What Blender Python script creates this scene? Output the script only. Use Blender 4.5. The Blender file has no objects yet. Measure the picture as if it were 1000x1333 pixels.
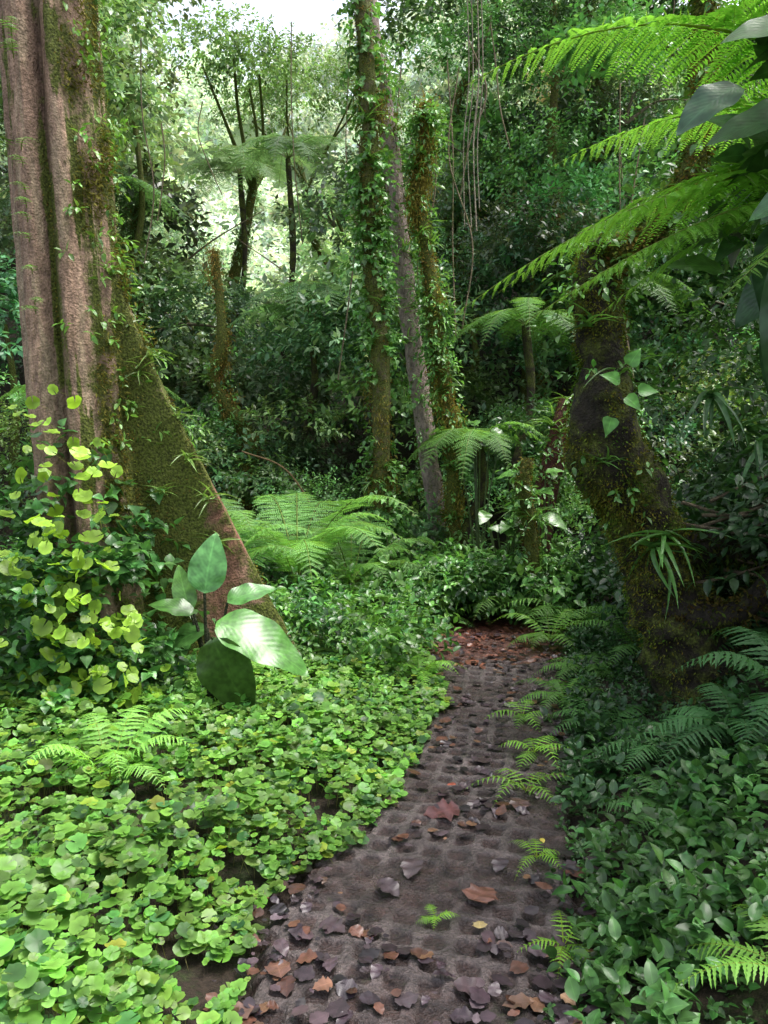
import bpy, math, numpy as np
R=np.random.default_rng(11)
sc=bpy.context.scene
# ------------------------------------------------------------ helpers
def nrm(a): return a/np.maximum(np.linalg.norm(a,axis=-1,keepdims=True),1e-9)
def ss(a,b,x):
    t=np.clip((x-a)/(b-a),0,1); return t*t*(3-2*t)
def hsh(i,j,k):
    n=(i*73856093)^(j*19349663)^(k*83492791); n=(n^(n>>13))*1274126177; n&=0x7fffffff
    return (n%65536)/65535.0
def vn(x,y,z=0.0):
    x,y,z=np.broadcast_arrays(np.asarray(x,float),np.asarray(y,float),np.asarray(z,float))
    i=np.floor(x).astype(np.int64);j=np.floor(y).astype(np.int64);k=np.floor(z).astype(np.int64)
    fx=x-i;fy=y-j;fz=z-k;fx=fx*fx*(3-2*fx);fy=fy*fy*(3-2*fy);fz=fz*fz*(3-2*fz);r=0
    for a in(0,1):
        for b in(0,1):
            for c in(0,1):
                r=r+hsh(i+a,j+b,k+c)*(fx if a else 1-fx)*(fy if b else 1-fy)*(fz if c else 1-fz)
    return r
def fbm(x,y,z=0.0,o=4):
    r=0;a=.5
    for _ in range(o):
        r=r+a*vn(x,y,z);x=x*2.03+5.1;y=y*2.03+1.7;z=z*2.03+3.3;a*=.5
    return r
class Batch:
    def __init__(s): s.v=[];s.f=[];s.c=[];s.u=[];s.n=0
    def add(s,V,F,C,U=None):
        V=np.asarray(V,float).reshape(-1,3);n=len(V);C=np.asarray(C,float)
        if C.ndim==1:C=np.tile(C,(n,1))
        if C.shape[1]==3:C=np.hstack([C,np.ones((n,1))])
        if U is None:U=np.zeros((n,3))
        s.v.append(V);s.f.append(np.asarray(F).reshape(-1,3)+s.n);s.c.append(C);s.u.append(U);s.n+=n
def empty(name,loc=(0,0,0)):
    e=bpy.data.objects.new(name,None);sc.collection.objects.link(e);e.empty_display_size=.2;return e
def mk(name,b,mat,parent=None):
    V=np.concatenate(b.v);F=np.concatenate(b.f);C=np.concatenate(b.c);U=np.concatenate(b.u)
    me=bpy.data.meshes.new(name)
    me.vertices.add(len(V));me.vertices.foreach_set('co',V.astype(np.float32).ravel())
    me.loops.add(len(F)*3);me.loops.foreach_set('vertex_index',F.astype(np.int32).ravel())
    me.polygons.add(len(F));me.polygons.foreach_set('loop_start',np.arange(0,len(F)*3,3,dtype=np.int32))
    me.polygons.foreach_set('use_smooth',np.ones(len(F),dtype=bool))
    me.update(calc_edges=True)
    a=me.attributes.new('col','FLOAT_COLOR','POINT');a.data.foreach_set('color',C.astype(np.float32).ravel())
    a=me.attributes.new('lu','FLOAT_VECTOR','POINT');a.data.foreach_set('vector',U.astype(np.float32).ravel())
    me.materials.append(mat)
    o=bpy.data.objects.new(name,me);sc.collection.objects.link(o)
    if parent:o.parent=parent
    return o
# ------------------------------------------------------------ materials
def simplemat(name,rough=.5,trans=.3,spec=.4,gain=1.5):
    m=bpy.data.materials.new(name);m.use_nodes=True;nt=m.node_tree;N=nt.nodes;L=nt.links
    for n in list(N):N.remove(n)
    out=N.new('ShaderNodeOutputMaterial');pb=N.new('ShaderNodeBsdfPrincipled');tr=N.new('ShaderNodeBsdfTranslucent');mx=N.new('ShaderNodeMixShader')
    at=N.new('ShaderNodeAttribute');at.attribute_name='col'
    vm=N.new('ShaderNodeVectorMath');vm.operation='SCALE';L.new(at.outputs['Color'],vm.inputs[0]);vm.inputs['Scale'].default_value=gain
    L.new(vm.outputs[0],pb.inputs['Base Color']);pb.inputs['Roughness'].default_value=rough;pb.inputs['Specular IOR Level'].default_value=spec
    tm=N.new('ShaderNodeVectorMath');tm.operation='MULTIPLY';tm.inputs[1].default_value=(1.6,1.6,.9);L.new(vm.outputs[0],tm.inputs[0]);L.new(tm.outputs[0],tr.inputs[0])
    mx.inputs[0].default_value=trans;L.new(pb.outputs[0],mx.inputs[1]);L.new(tr.outputs[0],mx.inputs[2]);L.new(mx.outputs[0],out.inputs[0])
    return m
def leafmat(name,rough=.4,trans=.3,bump=.25,spec=.5,gain=1.5):
    m=simplemat(name,rough,trans,spec,gain);nt=m.node_tree;N=nt.nodes;L=nt.links
    vm=[n for n in N if n.type=='VECT_MATH' and n.operation=='SCALE'][0];pb=[n for n in N if n.type=='BSDF_PRINCIPLED'][0]
    lu=N.new('ShaderNodeAttribute');lu.attribute_name='lu';geo=N.new('ShaderNodeNewGeometry')
    no=N.new('ShaderNodeTexNoise');no.inputs['Scale'].default_value=32;no.inputs['Detail'].default_value=1;L.new(geo.outputs['Position'],no.inputs['Vector'])
    mr=N.new('ShaderNodeMapRange');mr.inputs[1].default_value=.3;mr.inputs[2].default_value=.7;mr.inputs[3].default_value=.7*gain;mr.inputs[4].default_value=1.3*gain;L.new(no.outputs['Fac'],mr.inputs[0])
    sp=N.new('ShaderNodeSeparateXYZ');L.new(lu.outputs['Vector'],sp.inputs[0])
    ab=N.new('ShaderNodeMath');ab.operation='ABSOLUTE';L.new(sp.outputs[0],ab.inputs[0])
    m1=N.new('ShaderNodeMath');m1.operation='MULTIPLY_ADD';m1.inputs[1].default_value=-.35;L.new(ab.outputs[0],m1.inputs[0]);L.new(sp.outputs[1],m1.inputs[2])
    m2=N.new('ShaderNodeMath');m2.operation='MULTIPLY';m2.inputs[1].default_value=75;L.new(m1.outputs[0],m2.inputs[0])
    si=N.new('ShaderNodeMath');si.operation='SINE';L.new(m2.outputs[0],si.inputs[0])
    mid=N.new('ShaderNodeMapRange');mid.inputs[1].default_value=0;mid.inputs[2].default_value=.09;mid.inputs[3].default_value=1.4;mid.inputs[4].default_value=1;L.new(ab.outputs[0],mid.inputs[0])
    mm=N.new('ShaderNodeMath');mm.operation='MULTIPLY';L.new(mr.outputs[0],mm.inputs[0]);L.new(mid.outputs[0],mm.inputs[1]);L.new(mm.outputs[0],vm.inputs['Scale'])
    bp=N.new('ShaderNodeBump');bp.inputs['Strength'].default_value=bump;bp.inputs['Distance'].default_value=.0015;L.new(si.outputs[0],bp.inputs['Height']);L.new(bp.outputs[0],pb.inputs['Normal'])
    return m
def barkmat(name,moss=(.085,.10,.018),rough=.85,stretch=6,bs=.6,wet=.3,gain=1.0,sc1=38,roughlo=None):
    m=bpy.data.materials.new(name);m.use_nodes=True;nt=m.node_tree;N=nt.nodes;L=nt.links
    pb=N['Principled BSDF'];at=N.new('ShaderNodeAttribute');at.attribute_name='col';geo=N.new('ShaderNodeNewGeometry')
    mp=N.new('ShaderNodeMapping');mp.inputs['Scale'].default_value=(1,1,1/stretch);L.new(geo.outputs['Position'],mp.inputs[0])
    n1=N.new('ShaderNodeTexNoise');n1.inputs['Scale'].default_value=sc1;n1.inputs['Detail'].default_value=4;n1.inputs['Roughness'].default_value=.7;L.new(mp.outputs[0],n1.inputs['Vector'])
    n2=N.new('ShaderNodeTexNoise');n2.inputs['Scale'].default_value=7;n2.inputs['Detail'].default_value=6;n2.inputs['Roughness'].default_value=.75;L.new(geo.outputs['Position'],n2.inputs['Vector'])
    n3=N.new('ShaderNodeTexNoise');n3.inputs['Scale'].default_value=75;n3.inputs['Detail'].default_value=3;L.new(geo.outputs['Position'],n3.inputs['Vector'])
    r1=N.new('ShaderNodeMapRange');r1.inputs[1].default_value=.3;r1.inputs[2].default_value=.7;r1.inputs[3].default_value=.45*gain;r1.inputs[4].default_value=1.5*gain;L.new(n1.outputs['Fac'],r1.inputs[0])
    vm=N.new('ShaderNodeVectorMath');vm.operation='SCALE';L.new(at.outputs['Color'],vm.inputs[0]);L.new(r1.outputs[0],vm.inputs['Scale'])
    ad=N.new('ShaderNodeMath');ad.operation='ADD';L.new(n2.outputs['Fac'],ad.inputs[0]);L.new(at.outputs['Alpha'],ad.inputs[1])
    r2=N.new('ShaderNodeMapRange');r2.inputs[1].default_value=.90;r2.inputs[2].default_value=1.06;L.new(ad.outputs[0],r2.inputs[0])
    ms=N.new('ShaderNodeVectorMath');ms.operation='SCALE';ms.inputs[0].default_value=moss
    r3=N.new('ShaderNodeMapRange');r3.inputs[1].default_value=.3;r3.inputs[2].default_value=.7;r3.inputs[3].default_value=.35;r3.inputs[4].default_value=1.8;L.new(n3.outputs['Fac'],r3.inputs[0]);L.new(r3.outputs[0],ms.inputs['Scale'])
    mx=N.new('ShaderNodeMix');mx.data_type='RGBA';L.new(r2.outputs[0],mx.inputs[0]);L.new(vm.outputs[0],mx.inputs[6]);L.new(ms.outputs[0],mx.inputs[7])
    L.new(mx.outputs[2],pb.inputs['Base Color']);pb.inputs['Roughness'].default_value=rough;pb.inputs['Specular IOR Level'].default_value=wet
    if roughlo is not None:
        rr=N.new('ShaderNodeMapRange');rr.inputs[1].default_value=.4;rr.inputs[2].default_value=.6;rr.inputs[3].default_value=roughlo;rr.inputs[4].default_value=rough;L.new(n2.outputs['Fac'],rr.inputs[0]);L.new(rr.outputs[0],pb.inputs['Roughness'])
    sm=N.new('ShaderNodeMath');sm.operation='MULTIPLY_ADD';sm.inputs[1].default_value=.6;L.new(n3.outputs['Fac'],sm.inputs[0]);L.new(n1.outputs['Fac'],sm.inputs[2])
    bp=N.new('ShaderNodeBump');bp.inputs['Strength'].default_value=bs;bp.inputs['Distance'].default_value=.03;L.new(sm.outputs[0],bp.inputs['Height']);L.new(bp.outputs[0],pb.inputs['Normal'])
    return m
M_leaf=leafmat('leaf_glossy',.30,.24,.12,.5,1.5)
M_soft=simplemat('leaf_soft',.42,.34,.4,1.5)
M_fern=simplemat('fern_leaf',.5,.4,.35,1.5)
M_far=simplemat('leaf_far',.36,.24,.5,1.6)
M_moss=simplemat('moss_tuft',.9,.2,.1,1.2)
M_dead=leafmat('dead_leaf_wet',.28,.03,.12,.5,1.0)
M_bark=barkmat('bark',stretch=2.2,sc1=30,bs=.9)
M_soil=barkmat('forest_soil',moss=(.02,.03,.008),stretch=1,bs=.8)
M_pav=barkmat('wet_concrete_paver',moss=(.028,.036,.014),stretch=1,bs=.6,rough=.55,wet=.5,sc1=75,roughlo=.22,gain=1.0)
# ------------------------------------------------------------ templates
def tmpl(n=4,shape=None,curl=.25,fold=.18,wave=0.0,width=.5,vs=1.0):
    V=[];U=[]
    for i in range(n+1):
        t=i/n;w=(shape(t) if shape else math.sin(math.pi*min(1,t**.85))**.8)*width
        w=max(w,.0)
        z=-curl*t*t
        for sx in(-1,0,1):
            V.append((sx*w,t,z+abs(sx)*w*fold*2+ (wave*math.sin(t*17+sx*1.3)*w if sx else 0)));U.append((sx,t*vs,0))
    F=[]
    for i in range(n):
        a=i*3
        F+=[(a,a+1,a+4),(a,a+4,a+3),(a+1,a+2,a+5),(a+1,a+5,a+4)]
    return np.array(V,float),np.array(F),np.array(U,float)
T_dia=(np.array([(0,0,0),(.28,.45,.04),(0,1,-.12),(-.28,.45,.04)],float),np.array([(0,1,2),(0,2,3)]),np.array([(0,0,0),(1,.5,0),(0,1,0),(-1,.5,0)],float))
T_leaf=tmpl(3,curl=.22,width=.24)
T_ell=tmpl(5,curl=.3,width=.26,fold=.2)
T_heart=tmpl(6,shape=lambda t:[.55,.98,.95,.75,.5,.22,0][int(round(t*6))],curl=.3,width=.42,fold=.15)
T_big=tmpl(16,shape=lambda t:math.sin(math.pi*t**.75)**.75*(1-.15*t) if 0<t<1 else 0,curl=.4,width=.25,fold=.13,wave=.12)
T_strap=tmpl(6,shape=lambda t:(1-t**3)*.9+.0,curl=.7,width=.045,fold=.5)
T_pin=tmpl(9,shape=lambda t:(1-t)**.7*(1 if int(round(t*9))%2 else .55),curl=.2,width=.13,fold=.1)
def roundleaf(n=20,lobes=7,cup=.12,seed=0):
    rg=np.random.default_rng(seed);p=rg.uniform(0,6,3);V=[(0,0,0)];U=[(0,0,0)]
    for i in range(n):
        a=-math.pi/2+.12+(2*math.pi-.24)*i/(n-1)
        s=1+.06*math.cos(a*lobes)+.05*math.sin(2*a+p[2])
        z=cup+.07*math.cos(a*lobes)+.10*math.sin(a*2+p[0])+.06*math.sin(3*a+p[1])
        V.append((math.cos(a)*s,math.sin(a)*s,z));U.append((.3+.7*(.5+.5*math.cos(a*lobes)),.5,0))
    return np.array(V,float),np.array([(0,1+i,2+i) for i in range(n-1)]),np.array(U,float)
RL=[roundleaf(seed=k,lobes=l) for k,l in enumerate((7,6,8,5))]
def basis(d,n):
    y=nrm(d);x=nrm(np.cross(y,n));z=np.cross(x,y);return x,y,z
def inst(b,T,P,d,n,S,C,jit=None):
    P=np.asarray(P,float);N=len(P)
    if N==0:return
    X,Y,Z=basis(np.broadcast_to(d,(N,3)),np.broadcast_to(n,(N,3)))
    S=np.asarray(S,float)
    if S.ndim==0:S=np.full(N,float(S))
    if S.ndim==1:S=np.stack([S,S,S],1)
    TV,TF,TU=T;k=len(TV)
    V=P[:,None]+TV[None,:,0:1]*(X*S[:,0:1])[:,None]+TV[None,:,1:2]*(Y*S[:,1:2])[:,None]+TV[None,:,2:3]*(Z*S[:,2:3])[:,None]
    F=TF[None]+(np.arange(N)*k)[:,None,None]
    C=np.broadcast_to(C,(N,3));CC=np.repeat(np.clip(C,0.002,.9),k,0)
    b.add(V.reshape(-1,3),F.reshape(-1,3),CC,np.tile(TU,(N,1)))
def rinst(b,P,d,n,S,C):
    N=len(P);w=R.integers(0,4,N);d=np.broadcast_to(d,(N,3))
    for k in range(4):
        m=w==k
        cc=np.broadcast_to(C,(N,3))[m]
        if m.sum():
            q=Batch();inst(q,RL[k],P[m],d[m],n[m],S[m],cc)
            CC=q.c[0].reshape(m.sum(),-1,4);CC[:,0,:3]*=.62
            b.add(q.v[0],q.f[0],CC.reshape(-1,4),q.u[0])
UP=np.array([0,0,1.])
def rv(n,s=1.): return R.normal(0,s,(n,3))
def sprigs(b,T,O,D,col,leaf=.08,n=8,L=.2,droop=.25,stem=None,cv=.25,aspect=1.0,up=1.0):
    N=len(O)
    if N==0:return
    D=nrm(D);a=nrm(np.cross(D,UP+rv(N,.3)));c=np.cross(D,a)
    t=np.linspace(.12,1,n)
    ph=(np.arange(n)*2.4)[None]+R.uniform(0,6.28,(N,1))
    side=np.cos(ph)[...,None]*a[:,None]+np.sin(ph)[...,None]*c[:,None]
    LL=np.asarray(L)*R.uniform(.6,1.3,N)
    P=O[:,None]+D[:,None]*(t[None,:,None]*LL[:,None,None])-UP*(t**2)[None,:,None]*droop*LL[:,None,None]
    d=D[:,None]*(.25+.6*t)[None,:,None]+side*(1.05-.5*t)[None,:,None]-UP*droop*.9+R.normal(0,.15,(N,n,3))
    nn=UP*up+R.normal(0,.35,(N,n,3))+D[:,None]*.2
    S=leaf*R.uniform(.6,1.25,(N,n))*(1-.25*t)[None]
    C=np.broadcast_to(col,(N,3))[:,None]*R.uniform(1-cv,1+cv,(N,1,1))*R.uniform(.7,1.35,(N,n,1))*(1+R.normal(0,.07,(N,n,3)))
    S=S.reshape(-1);S3=np.stack([S*aspect,S,S],1)
    inst(b,T,P.reshape(-1,3),d.reshape(-1,3),nn.reshape(-1,3),S3,C.reshape(-1,3))
def shrub(b,T,c,r,ns,col,leaf=.08,n=8,L=None,droop=.25,aspect=1.,cv=.3):
    c=np.asarray(c,float);r=np.asarray(r,float)
    d=nrm(rv(ns));d[:,2]=np.where(d[:,2]<-.3,-d[:,2],d[:,2])
    rad=(R.uniform(0.15,1,ns)**.45)*(.65+.7*fbm(d[:,0]*1.6+c[0]*3,d[:,1]*1.6+c[1]*3,d[:,2]*1.6,3))
    O=c+d*r*rad[:,None]
    sprigs(b,T,O,d+UP*.35+rv(ns,.35),np.asarray(col)*(.75+.5*R.random()),leaf,n,L if L else leaf*2.2,droop,aspect=aspect,cv=cv)
def catmull(P,n):
    P=np.asarray(P,float);Q=np.vstack([2*P[0]-P[1],P,2*P[-1]-P[-2]]);out=[]
    m=len(P)-1
    for i in range(n):
        s=i/(n-1)*m;k=min(int(s),m-1);t=s-k
        a,b_,c,d=Q[k],Q[k+1],Q[k+2],Q[k+3]
        out.append(.5*((2*b_)+(c-a)*t+(2*a-5*b_+4*c-d)*t*t+(3*b_-a-3*c+d)*t**3))
    return np.array(out)
def tube(b,P,rad,col,moss=.3,sides=14,seg=None,noise=.15,ns=4.,mossvar=0):
    P=np.asarray(P,float);n=seg or max(len(P)*8,10)
    C=catmull(P,n);r=np.interp(np.linspace(0,1,n),np.linspace(0,1,len(rad)),rad)
    T=nrm(np.gradient(C,axis=0));ref=np.array([1,0,0.]) if abs(T[:,2]).mean()>.6 else UP
    a=nrm(np.cross(T,ref));c=np.cross(T,a);th=np.linspace(0,2*np.pi,sides,endpoint=False)
    dirs=np.cos(th)[None,:,None]*a[:,None]+np.sin(th)[None,:,None]*c[:,None]
    q=C[:,None]+dirs*r[:,None,None]
    f=1+noise*2*(fbm(q[...,0]*ns,q[...,1]*ns,q[...,2]*ns,3)-.45)
    V=C[:,None]+dirs*(r[:,None]*f)[...,None]
    i=np.arange(n-1)[:,None]*sides;j=np.arange(sides)[None];j2=(j+1)%sides
    A=i+j;B=i+j2;Cc=i+sides+j;D=i+sides+j2
    F=np.concatenate([np.stack([A,B,D],-1).reshape(-1,3),np.stack([A,D,Cc],-1).reshape(-1,3)])
    col4=np.zeros((n*sides,4));col4[:,:3]=np.asarray(col);col4[:,3]=moss
    b.add(V.reshape(-1,3),F,col4)
    return V.reshape(-1,3),dirs.reshape(-1,3)
def mossy(b,V,D,n,size=.025,col=(.09,.11,.015),dens=None):
    i=R.integers(0,len(V),n);
    if dens is not None:
        keep=R.random(n)<dens[i];i=i[keep]
    m=len(i)
    P=V[i]+rv(m,.012)
    d=D[i]+rv(m,.6)-UP*.5
    q=ss(.35,.6,fbm(P[:,0]*6,P[:,1]*6,P[:,2]*5,3))[:,None]
    C=np.asarray(col)*(q*np.array([.62,.95,.8])+(1-q)*np.array([1.1,.9,1.]))*(.45+1.1*fbm(P[:,0]*14,P[:,1]*14,P[:,2]*14,2))[:,None]
    inst(b,T_dia,P,d,D[i]+rv(m,.5),np.stack([size*R.uniform(.4,1.3,m)]*3,1)*np.array([.7,1,1]),C*R.uniform(.4,1.5,(m,1))*(1+R.normal(0,.12,(m,3))))
def frond(b,P0,P1,P2,npin=24,pl=.25,col=(.07,.16,.02),detail=0,sag=.3,curlup=0,peak=.35,cv=.1):
    P0,P1,P2=[np.asarray(p,float) for p in(P0,P1,P2)]
    def B(t): t=t[:,None];return (1-t)**2*P0+2*t*(1-t)*P1+t*t*P2
    t=np.linspace(.12,.985,npin);P=B(t);T=nrm(2*(1-t)[:,None]*(P1-P0)+2*t[:,None]*(P2-P1))
    S=nrm(np.cross(T,UP));Nn=np.cross(S,T)
    prof=np.where(t<peak,.45+.55*(t/peak),1-((t-peak)/(1-peak))**1.5*.93)
    tr=np.linspace(0,1,14);C=B(tr);w=np.linalg.norm(P2-P0)*.006+.0015
    wt=w*(1-.85*tr)
    Sx=nrm(np.cross(np.gradient(C,axis=0),UP))
    V=np.stack([C-Sx*wt[:,None],C-UP*wt[:,None],C+Sx*wt[:,None],C+UP*wt[:,None]*.6],1).reshape(-1,3)
    i=np.arange(13)[:,None]*4;j=np.arange(4)[None];j2=(j+1)%4
    F=np.concatenate([np.stack([i+j,i+j2,i+4+j2],-1).reshape(-1,3),np.stack([i+j,i+4+j2,i+4+j],-1).reshape(-1,3)])
    b.add(V,F,np.array(col)*np.array([1.1,.7,.6]))
    for sgn in(-1,1):
        ln=pl*prof*R.uniform(.85,1.08,npin)
        d=nrm(S*sgn+T*.35-UP*sag*.5+rv(npin,.08))
        cc=np.asarray(col)*R.uniform(1-cv,1+cv,(npin,1))
        if not detail:
            inst(b,T_pin,P,d,Nn+rv(npin,.15),np.stack([ln*(1.0 if pl<.15 else .8),ln,ln],1),cc)
        else:
            m=detail;u=np.linspace(.06,.97,m)
            Q=P[:,None]+d[:,None]*(ln[:,None]*u[None])[...,None]-UP*(sag*(ln[:,None]*u[None]**2)*.35)[...,None]
            pw=ln[:,None]*.19*(1-u[None]**2*.8)
            wd=nrm(np.cross(d,Nn))
            for s2 in(-1,1):
                dd=wd[:,None]*s2+d[:,None]*.45+R.normal(0,.06,(npin,m,3))
                sz=pw*R.uniform(.85,1.1,(npin,m));sz=np.maximum(sz,ln[:,None]*.02)
                sx=np.full_like(sz,1)*(ln[:,None]/m)*1.5
                S3=np.stack([sx,sz,sz],-1)
                inst(b,T_dia,Q.reshape(-1,3),dd.reshape(-1,3),np.repeat(Nn+rv(npin,.1),m,0),S3.reshape(-1,3),np.repeat(cc,m,0)*R.uniform(.9,1.1,(npin*m,1)))
            inst(b,T_dia,P,d,Nn,np.stack([ln*.03+.002,ln,ln*.3],1),cc*np.array([1.1,.9,.8]))
def fern(b,c,n=8,L=.6,pl=.14,col=(.05,.12,.02),rise=.6,npin=18,detail=0,a0=0,arc=6.283,droop=.5):
    c=np.asarray(c,float)
    for i in range(n):
        a=a0+arc*(i+R.uniform(-.3,.3))/n;l=L*R.uniform(.7,1.15)
        h=np.array([math.cos(a),math.sin(a),0])
        rr=rise*R.uniform(.7,1.3)
        frond(b,c,c+h*l*.45+UP*l*rr,c+h*l+UP*l*(rr-droop),npin,pl*R.uniform(.85,1.1),np.asarray(col)*R.uniform(.75,1.3),detail)
# ------------------------------------------------------------ terrain
yk=[.5,2.08,2.56,3.07,3.82,5.04,5.97,6.6,7.3]
lk=[-.5,-.42,-.41,-.25,.08,.28,.36,.0,-.6];rk=[.45,.55,.66,.78,.92,1.18,1.40,1.5,1.3]
def PL(y):return np.interp(y,yk,lk)
def PR(y):return np.interp(y,yk,rk)
def H(x,y):
    x=np.asarray(x,float);y=np.asarray(y,float)
    dl=PL(y)-x;dr=x-PR(y)
    h=.08*ss(0,.5,dl)+.20*ss(.4,3,dl)
    h=h+(1.25*ss(.1,2.3,dr)+.05*ss(0,.2,dr))*(1-.7*ss(6,9,y))
    h=h+.10*(fbm(x*1.7,y*1.7,0,3)-.45)*ss(-.05,.3,np.maximum(dl,dr)+ (y>7.3)*.5)
    h=h-.045*(1-ss(-.08,.05,np.maximum(dl,dr)))*(y<7.4)
    q=x/np.maximum(y,1)+.15
    k=.17+.32*ss(.03,.3,np.abs(q))
    h=h+np.where(y>8,np.minimum(y-8,30)*k*ss(8,14,y),0)
    h=h+ss(45,100,y)*(30+8*fbm(x*.03,y*.03))
    h=h+.8*(fbm(x*.35,y*.35,1,3)-.45)*ss(9,14,y)
    return h
def axis(lo,hi,n,s):
    u=np.linspace(np.arcsinh(lo/s),np.arcsinh(hi/s),n);return np.sinh(u)*s
xs=axis(-260,260,360,1.2);ys=axis(-25,380,380,2.0)
X,Y=np.meshgrid(xs,ys);Z=H(X,Y);n=len(xs)
g=Batch();i=(np.arange(len(ys)-1)[:,None]*n+np.arange(n-1)[None]).ravel()
F=np.concatenate([np.stack([i,i+1,i+n+1],1),np.stack([i,i+n+1,i+n],1)])
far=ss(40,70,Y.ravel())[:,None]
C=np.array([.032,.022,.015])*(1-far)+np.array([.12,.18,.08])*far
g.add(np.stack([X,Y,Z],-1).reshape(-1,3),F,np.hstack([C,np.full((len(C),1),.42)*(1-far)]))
mk('ground',g,M_soil)
# ------------------------------------------------------------ path
na,nb=200,1100
A=np.linspace(-.07,1.07,na);Bv=np.linspace(.6,7.3,nb)
aa,yy=np.meshgrid(A,Bv);L_=PL(yy)+.03*(fbm(yy*4,yy*0+3)-.5);R_=PR(yy)+.03*(fbm(yy*4,yy*0+9)-.5)
xx=L_+(R_-L_)*aa
cen=(PL(yy)+PR(yy))/2
wob=.016*(fbm(xx*9,yy*9)-.5)
ca=(xx-cen)/.108+wob*8+10;cb=(yy+.25*(xx-cen))/.108+wob*8
fa=np.abs(ca-np.floor(ca)-.5);fb=np.abs(cb-np.floor(cb)-.5)
dd=(fa**5+fb**5)**(1/5)
rib=ss(.29,.37,dd+.20*(fbm(xx*38,yy*38,o=3)-.45))
mud=ss(.42,.58,fbm(xx*2.6+4,yy*2.6,2,4)+.2*fbm(xx*20,yy*20)-.08)
endm=ss(5.7,6.05,yy+.3*fbm(xx*3,yy*3))
ribv=rib*(1-mud*.7)*(1-endm)
edge=ss(0,.06,aa)*ss(0,.06,1-aa)
slab=vn(np.floor(ca/4),np.floor(cb/4),7)
clod=fbm(xx*30,yy*30,0,4)
zz=.012+.011*ribv+.020*(clod-.45)*(1-ribv*.75)+.014*(fbm(xx*3,yy*3)-.5)-.05*(1-edge)
con=np.array([.120,.096,.092]);soil=np.array([.040,.024,.021]);red=np.array([.10,.034,.022])
w=ribv[...,None]*(.5+.5*slab[...,None])
sm=soil*(1-endm[...,None])+red*endm[...,None]
sm=sm*(.3+1.5*clod[...,None])
c=sm*(1-w)+con*w;c=c*(.2+1.6*fbm(xx*22,yy*22,5,5)[...,None])
alp=.27+.34*(fbm(xx*2.5,yy*2.5,8)-.4)+.14*(1-edge)
p=Batch();i=(np.arange(nb-1)[:,None]*na+np.arange(na-1)[None]).ravel()
F=np.concatenate([np.stack([i,i+1,i+na+1],1),np.stack([i,i+na+1,i+na],1)])
p.add(np.stack([xx,yy,zz],-1).reshape(-1,3),F,np.concatenate([c,alp[...,None]],-1).reshape(-1,4))
mk('paver_path',p,M_pav)
# ------------------------------------------------------------ leaf litter
b=Batch();N=1500
y=1.7+R.random(N)**1.4*5.1;a=R.uniform(-.05,1.05,N);a=np.where(R.random(N)<.35,R.choice([0.02,.98],N)+R.normal(0,.09,N),a)
cl=fbm(a*3,y*1.5,12,3)>.38;y=y[cl];a=a[cl];N=len(y)
x=PL(y)+(PR(y)-PL(y))*a
pal=np.array([(.050,.032,.040),(.065,.042,.048),(.10,.044,.030),(.028,.020,.025),(.14,.075,.045),(.085,.062,.070)])
C=pal[R.choice(6,N,p=[.28,.22,.14,.22,.06,.08])]*R.uniform(.5,1.4,(N,1))
ang=R.uniform(0,6.28,N);d=np.stack([np.cos(ang),np.sin(ang),R.normal(.02,.06,N)],1)
s=R.uniform(.018,.075,N);S=np.stack([s*R.uniform(1.0,1.9,N),s,s*R.uniform(-.4,.8,N)],1)
Td=[tmpl(9,shape=lambda t,k=k:max(0,math.sin(math.pi*min(1,t**.85))**.8*(1+.14*math.sin(t*19+k*2)*(t>.1))),curl=.4,width=.26,fold=.25,wave=.4) for k in range(3)]
wch=R.integers(0,3,N)
for k in range(3):
    q=wch==k;inst(b,Td[k],np.stack([x,y,np.full(N,.031)+R.uniform(0,.010,N)],1)[q],d[q],(UP+rv(N,.14))[q],S[q],C[q])
T_lobed=tmpl(9,shape=lambda t:[.2,.8,.6,.95,.7,.85,.5,.5,.2,0][int(round(t*9))],curl=.3,width=.42,fold=.12,wave=.5)
bigp=[(.30,2.62,.13,(.16,.075,.055)),(.08,2.35,.08,(.08,.04,.03)),(-.30,2.22,.11,(.15,.075,.055)),(.32,3.3,.16,(.11,.045,.045)),(-.05,3.42,.13,(.12,.075,.06)),(.72,2.75,.13,(.11,.045,.038)),(.31,2.46,.05,(.42,.32,.14)),(.62,3.05,.03,(.55,.45,.06)),(.33,3.55,.045,(.32,.08,.05)),(1.0,5.2,.06,(.22,.09,.055)),(-.36,2.1,.10,(.13,.075,.06)),(.9,4.3,.11,(.08,.06,.06)),(.55,2.3,.10,(.16,.10,.075)),(.2,4.6,.03,(.5,.4,.15)),(.75,5.4,.04,(.3,.18,.09)),(-.15,2.2,.06,(.22,.11,.07)),(.42,2.12,.09,(.12,.07,.05)),(.12,2.9,.12,(.06,.04,.042)),(.5,3.8,.1,(.06,.04,.042)),(-.02,2.75,.11,(.055,.037,.042)),(.5,2.15,.05,(.28,.17,.10)),(-.2,2.5,.09,(.06,.04,.045)),(.2,2.2,.10,(.07,.045,.05)),(.45,2.9,.09,(.05,.035,.04)),(.6,3.4,.1,(.09,.05,.045))]
for k,(px,py,s,cc) in enumerate(bigp):
    ang=R.uniform(0,6.28);inst(b,T_lobed if k%3==0 else Td[k%3],[(px,py,.040)],[(math.cos(ang),math.sin(ang),.01)],[(R.normal(0,.06),R.normal(0,.06),1)],[(s*1.3,s,s*.4)],cc)
y=R.uniform(5.5,7.0,300);x=R.uniform(.0,1.6,300);ang=R.uniform(0,6.28,300)
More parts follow.
